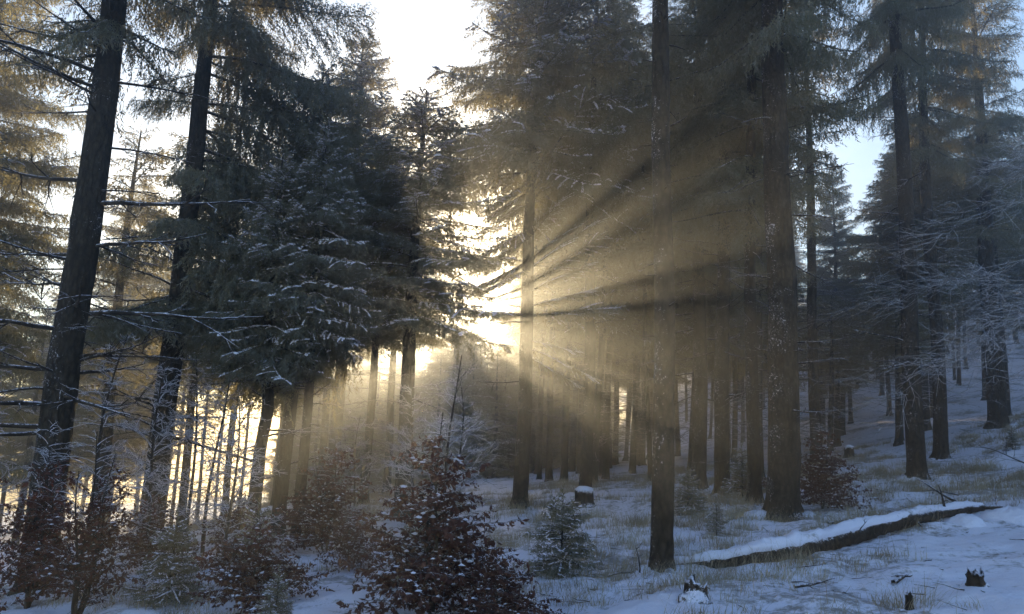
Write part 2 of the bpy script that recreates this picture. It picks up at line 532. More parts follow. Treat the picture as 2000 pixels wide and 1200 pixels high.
# crown library (several trees share a crown's mesh data)
print("crowns ...")
CROWN = {}
CROWN['dense'] = make_crown("crown", 12.0, 4.1, 2.5, 1, SNOWY, step=.36, per=6, power=.62, low_thin=.15, ragged=.32)
CROWN['dense_b'] = make_crown("crown", 10.2, 3.9, 2.1, 2, SNOWY, step=.36, per=6, power=.7, ragged=.35, low_thin=.2)
BEAM_BOUGH = [branch_proto(L, 140 + i, sag=.10, hang=.06, snow=.35, fill=1.1, flat=.3) for i, L in enumerate((2.3, 2.0, 1.6))]
def beam_boughs():
    """flat boughs added beside the trunk, gaps between them split the sun into beams"""
    r = np.random.default_rng(4); out = []
    h = 4.22
    while h < 7.6:
        v = h - 4.09 + r.uniform(-.05, .05)
        el_r = max(-14, min(46, math.degrees(math.atan2(v, 1.6)))) + r.uniform(-3, 3)  # boughs fan out from the sun's direction to cut radial streaks
        n_r, n_l = r.choice([1, 1, 2]), (r.choice([0, 1, 2]) if v < 1.2 else 3)
        for side, el, n in ((0, el_r, n_r), (math.pi, -.8 * el_r, n_l)):
            for k in range(n):
                out.append((h + r.uniform(-.03, .03), side + r.uniform(-.6, .6), el + r.uniform(-2.5, 2.5), r.uniform(.9, 2.5) if side == 0 else r.uniform(.8, 1.75)))
        h += r.choice([.14, .2, .3, .42]) * (1 + max(0, v) * .25)
    out += [(3.30, .25, -27, 1.5), (3.66, -.2, -14, 1.3), (3.5, .45, -20, 2.0)]  # extra boughs added to streak the lower beams
    return out
CROWN['ragged'] = make_crown("crown", 13.0, 7.7, 2.5, 3, SNOWY, step=.36, per=7, power=.5, ragged=.45, boughs=(BEAM_BOUGH, beam_boughs()))
CROWN['curtain'] = make_crown("crown", 17.0, 4.3, 3.5, 4, CURT, step=.60, per=6, power=.45, ragged=.45, low_el=-16,
                              weight=lambda a, h: .18 if math.sin(a) < -.35 else (.95 if math.cos(a) > 0 else .28))
CROWN['tall'] = make_crown("crown", 16.5, 7.0, 2.8, 5, FINE, step=.62, per=5, power=.5, ragged=.45, low_thin=.45, low_el=-14)
CROWN['tall_b'] = make_crown("crown", 15.0, 5.6, 2.6, 6, FINE, step=.66, per=5, power=.5, ragged=.45, low_thin=.4, low_el=-14)
CROWN['gold'] = make_crown("crown", 17.0, 3.4, 2.7, 7, LIGHTSNOW, step=.55, per=5, power=.55, ragged=.4, low_thin=.4, needle=M_NEEDLE_GOLD)
CROWN['far'] = make_crown("crown", 17.0, 5.2, 2.6, 8, COARSE, step=.50, per=5, power=.55, ragged=.4, low_thin=.4)
CROWN['far_b'] = make_crown("crown", 15.0, 4.2, 2.4, 9, COARSE, step=.50, per=5, power=.6, ragged=.4, low_thin=.3)
CROWN['sparse'] = make_crown("crown", 15.0, 4.6, 2.3, 12, COARSE, step=.85, per=3, power=.4, ragged=.6, low_thin=.3, low_el=-10)
CROWN['low'] = make_crown("crown", 12.0, 1.0, 2.2, 13, COARSE, step=.62, per=5, power=.6, ragged=.4)
CROWN['high'] = make_crown("crown", 16.0, 8.8, 2.0, 10, COARSE, step=.62, per=4, power=.5, ragged=.5, low_thin=.5)
for k, (c, s) in CROWN.items(): print(k, len(c.polygons), len(s.polygons) if s else 0)

def spruce(label, x, y, dia, H, crown=None, seed=0, group=None, lean=(0, 0), dead=None, dset=None, ch=None, rotz=None, kink=None, k=18, flare=.42, cs=1.0, czs=None, cstart=None):
    """trunk + crown (+ dead branches); crown meshes are stretched to the tree's height"""
    rz = rotz if rotz is not None else (seed * 1.7) % 6.28
    root = thing("spruce_tree", label, "tree", (x, y, gz(x, y)), 0, group, lean)
    t = obj("trunk", trunk_mesh(dia, H, seed, k=k, kink=kink, flare=flare, detail=.22 if k > 12 else .5), root)
    if crown:
        c, s = CROWN[crown]
        H0 = {'dense': 12., 'dense_b': 10.2, 'ragged': 13., 'curtain': 17., 'tall': 16.5, 'tall_b': 15., 'high': 16., 'low': 12., 'sparse': 15., 'gold': 17., 'far': 17., 'far_b': 15.}[crown]
        zs = H / H0 if czs is None else czs
        cz = 0.0
        if cstart is not None:
            f = {'dense': 4.1 / 12, 'dense_b': 3.9 / 10.2}[crown]
            cz = (cstart - f * H) / (1 - f); zs = (H - cz) / H0
        co = obj("crown", c, root, (0, 0, cz), (0, 0, rz), (cs, cs, zs))
        if s: obj("snow_cover", s, co)
    if dset is not None:
        d = obj("dead_branches", dset, root, (0, 0, 0), (0, 0, rz + 1)); d['kind'] = 'stuff'
    if dead:
        put_dead(root, dia, H, *dead)
    return root

# ------------------------------------------------------------------ the trees that stand out
t = spruce("thick dark spruce trunk nearest the left edge, with long bare dead branches", -6.62, 11.5, .47, 20, 'tall', 101, czs=1.25, cs=.9,
           dead=(46, 2.2, 9.5, 1.0, 2.6, 1, DEAD, "dead_branch", None, (-10, 18)))
t = spruce("dark spruce left of the dense snowy spruces, with drooping curtain branches on its right side", -6.35, 14.3, .41, 17, 'curtain', 102, rotz=0, lean=(0, R(.6)),
           dead=(30, 1.6, 6.0, .7, 2.0, 2))
t = spruce("slender dark foreground trunk right of centre with short snowy branch stubs and bare twigs", 1.82, 9.16, .255, 17.5, 'tall', 103, cs=.6, czs=1.25, flare=.16)
put_dead(t, .255, 17.5, 26, 1.5, 8.5, .10, .34, 3, STUB, "branch_stub", None, (-14, 20))
put_dead(t, .255, 17.5, 8, 6.0, 9.0, .7, 1.3, 4, DEAD, "dead_branch", None, (-5, 30))
t = spruce("tall ragged spruce right of the sun gap whose trunk is crossed by the brightest beam", .34, 17.37, .33, 13.2, 'ragged', 104, lean=(0, R(.3)), rotz=0,
           dead=(22, 1.8, 6.0, .4, 1.2, 5))
spruce("slim straight spruce next right of the beam-lit ragged spruce, stump beside its base", 1.93, 18.9, .29, 15, 'high', 105, cs=.85, dead=(12, 2, 6, .4, 1.2, 6))
spruce("thickest spruce trunk on the right, snow banked round its roots, brown beech beside it", 4.74, 13.41, .52, 19, 'tall', 106, cs=.95, czs=1.28,
       dead=(26, 1.8, 8.5, .4, 1.3, 7), flare=.55)
spruce("spruce trunk half hidden close behind the left flank of the thickest right trunk", 4.95, 15.6, .26, 16, 'tall_b', 107, dset=DEADSET[0])
spruce("left trunk of the close pair behind the slender foreground trunk", 4.87, 19.75, .36, 15.5, 'tall_b', 108, dead=(16, 2, 7.5, .5, 1.6, 8))
spruce("right trunk of the close pair behind the slender foreground trunk, small spruce at its foot", 4.8, 17.32, .33, 16, 'tall', 109, cs=.85, dead=(20, 1.8, 8, .5, 1.6, 9))
spruce("spruce trunk between the close pair and the thickest right trunk, farther up the snow", 7.08, 21.92, .30, 14.5, 'tall_b', 110, cs=.62, dset=DEADSET_FROST[0])
spruce("slim spruce trunk just right of the thickest trunk, standing against the pale blue sky gap", 10.4, 26.2, .36, 18, 'high', 111, czs=1.15, cs=.95, dead=(18, 3.0, 9.5, .5, 1.6, 10), dset=DEADSET[1])
spruce("leaning dark trunk on the right slope with snow caked on its left root", 9.45, 17.95, .40, 19, 'tall', 112, lean=(0, R(-.4)), cs=.8, czs=1.5, dead=(22, 2.2, 9.5, .6, 2.0, 11))
spruce("dark trunk with spreading root flare just right of the leaning trunk on the right slope", 12.4, 22.24, .37, 19, 'tall', 113, cs=.85, czs=1.35, dset=DEADSET_FROST[1], flare=.6)
spruce("stout trunk half veiled by frosted twigs near the right edge", 16.4, 25.9, .58, 16.5, 'tall', 114, dset=DEADSET_FROST[0])

# dense snowy spruces that hide the sun
spruce("dense snowy spruce with the highest pointed top left of the sun", -4.6, 21.0, .34, 13.4, 'dense', 121, cstart=5.2, dset=DEADSET[0])
spruce("snowy spruce with the lower thin top, its trunk among pale beams above the beech", -2.19, 16.8, .34, 9.6, 'dense_b', 122, cs=1.2, cstart=4.3, dead=(10, 1.2, 3.2, .4, 1.2, 12))
spruce("thin dark spruce trunk crossed by slanting beams, left in the snowy group", -3.63, 13.94, .19, 7.8, 'dense_b', 123, cstart=3.8, dead=(8, 1.0, 2.8, .4, 1.2, 13), cs=.6)
spruce("spruce trunk of the snowy group leaning right beside the thin dark one", -4.35, 15.3, .26, 9.6, 'dense', 124, cstart=3.9, lean=(0, R(1.2)), cs=.52, dead=(10, 1.0, 3.2, .4, 1.3, 14))
spruce("dark spruce with a kinked trunk at the left side of the snowy group", -4.3, 13.6, .23, 7.0, 'dense_b', 125, cstart=3.2, cs=.62, kink=(2.4, .10), dead=(14, .9, 3.2, .5, 1.6, 15))
spruce("pale hazy spruce trunk of the snowy group seen between the slanting beams", -3.75, 21.0, .24, 10.2, 'dense', 126, cstart=5.0, cs=.75, dset=DEADSET[2])
spruce("slender hazy spruce trunk of the snowy group, behind the thin dark trunk", -6.1, 26.0, .26, 11, 'dense', 127, cstart=5.4, dset=DEADSET[3])
spruce("hazy spruce at the back of the snowy group just left of the beam-crossed trunk", -3.9, 26.0, .26, 11, 'dense_b', 128, dset=DEADSET[1], cs=1.0, cstart=5.5)

# left background, lit from behind
spruce("pale backlit spruce trunk standing in the white glow right of the second left trunk", -7.6, 18.7, .2, 10.5, 'sparse', 131, dset=DEADSET[0], cs=.8)
spruce("thin backlit spruce trunk in the glow, immediately right of the pale backlit one", -8.1, 23.0, .2, 11, 'sparse', 132, dset=DEADSET[2], cs=.7)
spruce("backlit golden spruce between the two large left trunks", -19.0, 38.0, .36, 17.5, 'gold', 133, dset=DEADSET[1], cs=1.35)
spruce("thin pale trunk in the mist behind the golden spruce, left of the second large trunk", -15.0, 34.0, .24, 12, 'sparse', 134, dset=DEADSET[3], cs=.85)
spruce("golden frosted spruce filling the upper left corner behind the leftmost trunk", -13.7, 18.8, .36, 18, 'gold', 135, dset=DEADSET[2], cs=1.1)
spruce("dim spruce trunk close behind the right flank of the leftmost trunk", -10.2, 19.8, .34, 11, 'sparse', 136, dset=DEADSET[0], cs=.9)
spruce("golden frosted spruce cut off by the left edge of the picture", -13.6, 15.5, .36, 17, 'gold', 137, dset=DEADSET[3], cs=1.2)

# far forest: slim trunks in the mist
def far_zone(n, xr, yr, label, group, seed, dmin, dia=(.15, .29), H=(14, 19), avoid=None, frost=False, crowns=('far', 'far_b'), open_sky=None, taken=[]):
    r = np.random.default_rng(seed); made = 0; tries = 0
    while made < n and tries < 4000:
        tries += 1
        x, y = r.uniform(*xr), r.uniform(*yr)
        if avoid and avoid(x, y): continue
        if any((x - a) ** 2 + (y - b) ** 2 < dmin ** 2 for a, b in taken): continue
        taken.append((x, y)); made += 1
        cr = crowns(x, y, r) if callable(crowns) else crowns[r.integers(len(crowns))]
        hh = r.uniform(*H)
        if open_sky and open_sky(x, y): hh = EYE + y * math.tan(R(r.uniform(7, 13))) - gz(x, y); cr = 'high'
        spruce(label, x, y, r.uniform(*dia), hh, cr, seed * 1000 + made, group=group, k=8,
               dset=(DEADSET_FROST[made % 2] if frost and made % 3 == 0 else DEADSET[made % 4]), cs=r.uniform(.75, 1.05), lean=(R(r.normal(0, 1.1)), R(r.normal(0, 1.3))), flare=r.uniform(.3, .7))
px_of = lambda x, y: 1000 + 1500 * x / y
far_zone(40, (.8, 9), (23.5, 44), "slim misty spruce trunk in the crowded dim forest right of the ragged beam-lit spruce", "misty spruces behind the beams", 41, 1.25, crowns=lambda x, y, r: 'high' if x + .0733 * y < 3.5 else ('far', 'sparse')[r.integers(2)], H=(14.5, 17),
         avoid=lambda x, y: px_of(x, y) > 1330 or px_of(x, y) < 1035)
far_zone(24, (5, 18), (24, 60), "distant spruce trunk glimpsed between the paired trunks and the thickest right trunk", "distant spruces behind the paired trunks", 42, 1.8,
         avoid=lambda x, y: px_of(x, y) > 1545 or px_of(x, y) < 1330, open_sky=lambda x, y: px_of(x, y) > 1450)
far_zone(66, (9, 40), (27, 75), "bluish spruce trunk on the far snowy hillside at the right", "spruces on the far right hillside", 43, 1.6, H=(11, 15), crowns=('high', 'high', 'far'),
         avoid=lambda x, y: px_of(x, y) < 1590 or px_of(x, y) > 2050, frost=True, open_sky=lambda x, y: px_of(x, y) < 1760)
spruce("sunlit slender spruce top in the blue sky gap right of the thickest trunk", 17.1, 40.0, .25, 14.0, 'gold', 138, cs=.8, k=8)
spruce("snow-dusted spruce with layered drooping boughs behind the leaning right trunk", 15.9, 29.5, .34, 12.5, 'dense', 139, cs=1.0, cstart=6.3, dset=DEADSET[2])

far_zone(16, (-30, -9), (26, 56), "pale misty spruce behind the two large left trunks", "misty spruces in the left background", 45, 2.2, H=(9, 14),
         avoid=lambda x, y: px_of(x, y) < -60 or px_of(x, y) > 310, crowns=('sparse', 'far_b'))

far_zone(9, (-24, -6), (24, 55), "thin pale trunk in the white glow between the second left trunk and the snowy group", "thin trunks in the white glow", 46, 1.8, H=(11, 14), dia=(.13, .22),
         avoid=lambda x, y: px_of(x, y) < 315 or px_of(x, y) > 590, crowns=('high',))

# smaller spruces added under the sun, tops set to block its low rays
def belt(n, seed, xr, yr, vr, label, group):
    r = np.random.default_rng(seed); made = 0; taken = []; tries = 0
    while made < n and tries < 3000:
        tries += 1
        y = r.uniform(*yr); x = r.uniform(*xr) * y
        if any((x - a) ** 2 + (y - b) ** 2 < 2.0 ** 2 for a, b in taken): continue
        taken.append((x, y)); made += 1
        u = x + .0733 * y; v = vr(u, r) if callable(vr) else r.uniform(*vr)
        H = EYE + y * math.tan(SUN_EL) + v - gz(x, y)
        spruce(label, x, y, .2, H, 'low', seed * 500 + made, group=group, k=8, cs=r.uniform(.8, 1.1))
belt(44, 51, (-.075, .12), (36, 78), lambda u, r: r.uniform(-1.15, .1) if u < 1.2 else r.uniform(-1.3, -.5), "hazy young spruce in the bright mist low under the sun gap", "hazy young spruces under the sun")
belt(10, 53, (-.13, -.075), (38, 76), (-1.9, -.9), "hazy young spruce seen low between the snowy group and the big beech", "hazy young spruces left of the sun gap")
belt(34, 52, (-.27, -.13), (38, 76), (-2.9, -1.9), "pale young spruce in the glowing mist far behind the snowy group's trunks", "pale young spruces behind the snowy group")
far_zone(26, (9, 32), (60, 100), "remote spruce at the back of the dim forest, seen between the middle trunks", "remote spruces closing the forest", 44, 2.4, H=(10, 14),
         avoid=lambda x, y: px_of(x, y) < 1150 or px_of(x, y) > 1560)

# ------------------------------------------------------------------ young snowy spruces
TINY = [branch_proto(L, 120 + i, sp=.02, nl=.042, nw=.009, sag=.30, hang=.06, hang_gap=.04, snow=.38, snow_w=.013, fill=1.7) for i, L in enumerate((.6, .45, .3, .18))]
YOUNG = [make_crown("crown", 1.15, .10, .52, 31, TINY, step=.105, per=8, power=.8, ragged=.25, low_el=0),
         make_crown("crown", 1.0, .08, .40, 32, TINY, step=.12, per=7, power=.8, ragged=.35, low_el=5)]

def young(label, x, y, h, v=0, rz=0.):
    root = thing("young_spruce", label, "young spruce", (x, y, gz(x, y)))
    c, s = YOUNG[v]; k = h / (1.15 if v == 0 else 1.0)
    g = Geo(); g.tube([(0, 0, -.1), (0, 0, .4 * h), (0, 0, h * .98)], [.025 * h, .016 * h, .004], 6)
    obj("trunk", g.mesh("trunk", M_BARK), root)
    co = obj("crown", c, root, None, (0, 0, rz), k)
    obj("snow_cover", s, co)
young("snow-laden young spruce standing alone right of the big brown beech", .69, 9.3, .92, 0, 1.0)
young("dark small spruce at the foot of the paired trunks", 4.95, 16.4, .95, 1, 2.0)
young("snowy small spruce between the slender foreground trunk and the paired trunks", 3.3, 14.2, .75, 0, 3.0)
young("low snowy spruce seedling in the grass below the paired trunks", 3.2, 11.9, .45, 1, .5)
young("low snowy spruce at the foot of the second left trunk", -3.7, 9.0, .85, 0, 4.0)
young("small snowy spruce just right of the low one at the left bottom", -2.95, 9.5, .8, 1, 5.0)
young("tiny spruce seedling in the snow at the bottom, left of the big brown beech", -2.0, 7.2, .4, 1, .2)
young("small snowy spruce half hidden behind the big brown beech on its left", -.95, 8.9, .7, 0, 2.2)
young("snow-dusted small spruce on the far right slope above the log", 13.2, 20.3, .5, 1, 1.2)

# ------------------------------------------------------------------ beeches with brown leaves, frosted saplings
def beech(H, rad, n, leaf_gap, seed, shape=.8, up=30, snow=.16, bare_top=.2, leader_frost=True, leaf=.062, stems=1, low=.04):
    """returns meshes (stems, leaves, snow): leader with flat sprays of hanging brown leaves"""
    r = np.random.default_rng(seed)
    g = Geo(); LP = []; LD = []; SP = []
    heads = [(0, 0)] + [(r.uniform(-.35, .35) * rad, r.uniform(-.35, .35) * rad) for _ in range(stems - 1)]
    for si, (hx, hy) in enumerate(heads):
        Hs = H * (1 if si == 0 else r.uniform(.55, .9))
        q = np.linspace(0, 1, 9)
        P = np.stack([hx * q ** .6 + .03 * np.sin(q * 7 + si), hy * q ** .6 + .03 * np.cos(q * 6), -.1 + (Hs + .1) * q], -1)
        g.tube(P, .016 * H / 1.8 * (1 - .8 * q) + .002, 5, 0)
        m = n // stems
        for j in range(m):
            h = Hs * (low + (.98 - low) * (j + r.random()) / m)
            c = np.array([np.interp(h, P[:, 2], P[:, 0]), np.interp(h, P[:, 2], P[:, 1]), h])
            L = (rad * (1 - h / Hs) ** shape + .06) * r.uniform(.6, 1.15)
            az = r.uniform(0, 2 * np.pi); el = R(up + r.uniform(-18, 18))
            d = np.array([math.cos(az) * math.cos(el), math.sin(az) * math.cos(el), math.sin(el)])
            w = np.linspace(0, 1, 5)
            S = c + d * (w * L)[:, None]; S[:, 2] -= .28 * L * w * w
            S += np.cumsum(r.normal(0, .012 * L, (5, 3)), 0) * w[:, None]
            frosty = h > Hs * (1 - bare_top)
            g.tube(S, (.006 if not frosty else .007) * (1 - .7 * w), 3, 1 if frosty else 0)
            sd = np.array([-math.sin(az), math.cos(az), 0])
            curves = [S]
            for _ in range(max(2, int(L / .09))):
                b = S[r.integers(1, 5)]; dd = unit(d * r.uniform(.4, 1) + sd * r.choice([-1, 1]) * r.uniform(.5, 1) + np.array([0, 0, r.uniform(-.3, .25)]))
                l2 = L * r.uniform(.15, .42); w2 = np.linspace(0, 1, 4)
                C = b + dd * (w2 * l2)[:, None]; C[:, 2] -= .2 * l2 * w2 * w2
                g.tube(C, (.0035 if not frosty else .005) * (1 - .6 * w2), 3, 1 if frosty else 0); curves.append(C)
            if frosty: continue
            for C in curves:
                l = np.linalg.norm(C[-1] - C[0]); kk = max(1, int(l / leaf_gap))
                u = r.uniform(.12, 1, kk) * (len(C) - 1); i0 = np.minimum(u.astype(int), len(C) - 2); f = (u - i0)[:, None]
                pts = C[i0] * (1 - f) + C[i0 + 1] * f
                LP.append(pts); dirs = np.tile(C[-1] - C[0], (kk, 1)) / (l + 1e-6); LD.append(dirs)
                ks = r.random(kk) < snow
                SP.append(pts[ks])
    LP = np.vstack(LP); LD = np.vstack(LD); m = len(LP)
    d = unit(LD * .6 + r.normal(0, .55, (m, 3)) + np.array([0, 0, -.55]))
    nrm = unit(np.cross(d, unit(np.cross(d, np.array([0, 0, 1.0]) + r.normal(0, .5, (m, 3))))))
    sd = np.cross(d, nrm)
    ln = leaf * r.uniform(.4, 1.3, m)[:, None]; w = ln * r.uniform(.16, .40, m)[:, None]
    a = LP; tip = LP + d * ln - nrm * ln * r.uniform(-.25, .4, m)[:, None]; mid = LP + d * ln * .48
    e = mid + sd * w + nrm * ln * .10; f = mid - sd * w + nrm * ln * .10
    T = np.concatenate([np.stack([a, e, mid], 1), np.stack([e, tip, mid], 1), np.stack([a, mid, f], 1), np.stack([mid, tip, f], 1)])
    leaves = tri_mesh("leaves", T, M_LEAF)
    SP = np.vstack(SP); SP = SP[vnoise(SP[:, 0] * 6 + seed * 7, SP[:, 1] * 6 + SP[:, 2] * 9) > .45]
    sn = tri_mesh("snow_cover", blobs(SP + [0, 0, .012], .008 + .028 * r.random(len(SP)) ** 2, r, .42), M_SNOW) if len(SP) else None
    return g.mesh("stems", [M_TWIG, M_FROST]), leaves, sn

def blobs(C, s, r, flat=.5):
    """small lumps of snow: jittered octahedra"""
    n = len(C); s = np.asarray(s)[:, None]
    ax = np.array([[1, 0, 0], [0, 1, 0], [-1, 0, 0], [0, -1, 0], [0, 0, flat], [0, 0, -flat * .5]])
    ang = r.uniform(0, 6.28, n); ca, sa = np.cos(ang), np.sin(ang)
    P = []
    for v in ax:
        k = s * r.uniform(.7, 1.35, (n, 1))
        P.append(C + np.stack([v[0] * ca - v[1] * sa, v[0] * sa + v[1] * ca, np.full(n, v[2])], -1) * k + r.normal(0, .1, (n, 3)) * s)
    T = []
    for i in range(4):
        j = (i + 1) % 4
        T += [np.stack([P[i], P[j], P[4]], 1), np.stack([P[j], P[i], P[5]], 1)]
    return np.concatenate(T)

BEECH = {'cone': beech(1.95, .95, 190, .026, 1, bare_top=.13, stems=2, snow=.16),
         'bush': beech(1.25, .95, 150, .026, 2, bare_top=.05, stems=3, snow=.24, up=35),
         'slim': beech(2.3, .75, 150, .034, 3, bare_top=.25, stems=4, shape=.5, up=45, snow=.08),
         'wide': beech(1.6, .9, 150, .030, 4, bare_top=.12, stems=2, snow=.22)}

def beech_shrub(label, x, y, kind, scale=1.0, rz=0.0):
    root = thing("beech_shrub", label, "shrub", (x, y, gz(x, y) - .02), rz, None, (0, 0), scale)
    a, b, c = BEECH[kind]
    obj("stems", a, root)
    o = obj("leaves", b, root); o['kind'] = 'stuff'
    if c: o = obj("snow_cover", c, root); o['kind'] = 'stuff'
beech_shrub("big cone-shaped brown-leaved beech in the centre foreground with frosted bare tip", -.62, 7.3, 'cone', .98, .4)
beech_shrub("low snowy brown beech spreading right from the big cone-shaped one", -.05, 7.0, 'bush', .62, 2.0)
beech_shrub("smaller pointed brown beech left of the big one, standing before the slanting beams", -2.75, 12.6, 'cone', .95, 2.3)
beech_shrub("snow-dusted brown beech bush in the bottom foreground, left of centre", -2.55, 8.3, 'bush', .75, 4.0)
beech_shrub("rusty beech bush behind the bottom snow-dusted one, under the pointed beech", -2.1, 10.9, 'wide', .55, 5.1)
beech_shrub("brown beech leaning on the right side of the thickest right trunk", 5.72, 14.2, 'cone', .82, 3.3)
beech_shrub("small brown beech at the foot of the paired trunks beside the small spruce", 5.3, 16.9, 'bush', .55, 3.0)
beech_shrub("dark brown leafy sapling thicket at the far bottom left corner", -4.35, 6.2, 'slim', .78, 1.0)
beech_shrub("brown leafy sapling in front of the leftmost trunk", -5.6, 9.6, 'slim', .95, 2.1)
beech_shrub("brown leafy sapling between the two large left trunks", -4.5, 8.6, 'slim', .85, 3.7)
beech_shrub("leafy sapling wrapping the foot of the second left trunk", -5.5, 12.6, 'wide', .8, 4.4)
beech_shrub("sparse brown sapling left of the leftmost trunk at the picture edge", -7.3, 10.4, 'slim', 1.0, 2.9)
beech_shrub("rusty sapling under the kinked trunk of the snowy group", -4.2, 12.6, 'wide', .65, 1.9)

def frosted(H, rad, n, seed, az=(0, 6.283), up=35, start=.12, th=1.0, sub=5, shape=.6):
    r = np.random.default_rng(seed); g = Geo()
    q = np.linspace(0, 1, 10)
    P = np.stack([.05 * H * np.sin(q * 4 + seed) * q, .05 * H * np.sin(q * 3) * q, -.1 + (H + .1) * q], -1)
    s = Geo(); s.tube(P, (.008 * H + .006) * (1 - .85 * q) + .003, 6)
    for j in range(n):
        h = H * (start + (.99 - start) * r.random())
        c = np.array([np.interp(h, P[:, 2], P[:, 0]), np.interp(h, P[:, 2], P[:, 1]), h])
        L = (rad * (1 - h / H) ** shape + .12) * r.uniform(.5, 1.15)
        a = r.uniform(*az); el = R(up + r.uniform(-25, 22))
        d = np.array([math.cos(a) * math.cos(el), math.sin(a) * math.cos(el), math.sin(el)])
        w = np.linspace(0, 1, 6); S = c + d * (w * L)[:, None]; S[:, 2] -= .30 * L * w * w
        S += np.cumsum(r.normal(0, .045 * L, (6, 3)), 0) * w[:, None]
        g.tube(S, th * .009 * (1 - .6 * w), 3)
        sd = np.array([-math.sin(a), math.cos(a), 0])
        for _ in range(int(sub * (.6 + L))):
            b = S[r.integers(1, 6)]; dd = unit(d * .8 + sd * r.choice([-1, 1]) * r.uniform(.4, 1) + np.array([0, 0, r.uniform(-.35, .4)]))
            l2 = L * r.uniform(.15, .5); w2 = np.linspace(0, 1, 4)
            C = b + dd * (w2 * l2)[:, None] + np.cumsum(r.normal(0, .08 * l2, (4, 3)), 0); C[:, 2] -= .2 * l2 * w2 * w2
            g.tube(C, th * .0062 * (1 - .45 * w2), 3)
            for _ in range(4):
                b2 = C[r.integers(1, 4)]; d2 = unit(dd + r.normal(0, .6, 3)); w3 = np.linspace(0, 1, 3)
                g.tube(b2 + d2 * (w3 * l2 * r.uniform(.2, .55))[:, None], th * .0045 * (1 - .4 * w3), 3)
    return s.mesh("stem", M_TWIG), g.mesh("twigs", M_FROST)

FROSTED = [frosted(3.2, .95, 46, 1), frosted(2.4, .8, 40, 2), frosted(3.8, 1.1, 50, 3)]
def frosted_sapling(label, x, y, v, scale=1.0, rz=0.0):
    root = thing("frosted_sapling", label, "sapling", (x, y, gz(x, y)), rz, None, (0, 0), scale)
    obj("stem", FROSTED[v][0], root)
    o = obj("twigs", FROSTED[v][1], root); o['kind'] = 'stuff'
frosted_sapling("tall bare frosted sapling right beside the leftmost trunk", -5.9, 11.6, 2, .95, 1)
frosted_sapling("bare frosted sapling midway between the two large left trunks", -5.5, 12.4, 0, 1.05, 2)
frosted_sapling("bare frosted sapling just left of the second large left trunk", -5.35, 13.4, 2, .9, 3)
frosted_sapling("bare frosted sapling in the glow just right of the second large left trunk", -4.95, 13.2, 0, 1.0, 4)
frosted_sapling("low frosted sapling in front of the kinked trunk", -4.05, 11.6, 1, 1.0, 5)
frosted_sapling("frosted sapling at the left picture edge", -8.0, 11.8, 2, 1.0, .5)
frosted_sapling("frosted sapling behind the pointed beech, left of the beam-crossed trunk", -2.9, 15.4, 1, .9, 1.5)
frosted_sapling("frosted sapling rising behind the tip of the big brown beech", -.75, 10.5, 0, .85, 2.5)
frosted_sapling("thin frosted sapling in the shade between the big beech and the ragged spruce", -.9, 13.8, 1, 1.1, 3.5)
frosted_sapling("frosted sapling beside the beam-crossed trunk of the snowy group", -1.7, 14.6, 0, .9, .9)

def frosted_beech():
    st, tw = frosted(7.6, 3.6, 20, 9, az=(1.7, 4.9), up=4, start=.36, th=.7, sub=10, shape=.3)
    root = thing("frosted_beech", "white frosted bare beech reaching in from the right edge", "tree", (11.9, 16.4, gz(11.9, 16.4)))
    obj("trunk", st, root); o = obj("twigs", tw, root); o['kind'] = 'stuff'
frosted_beech()

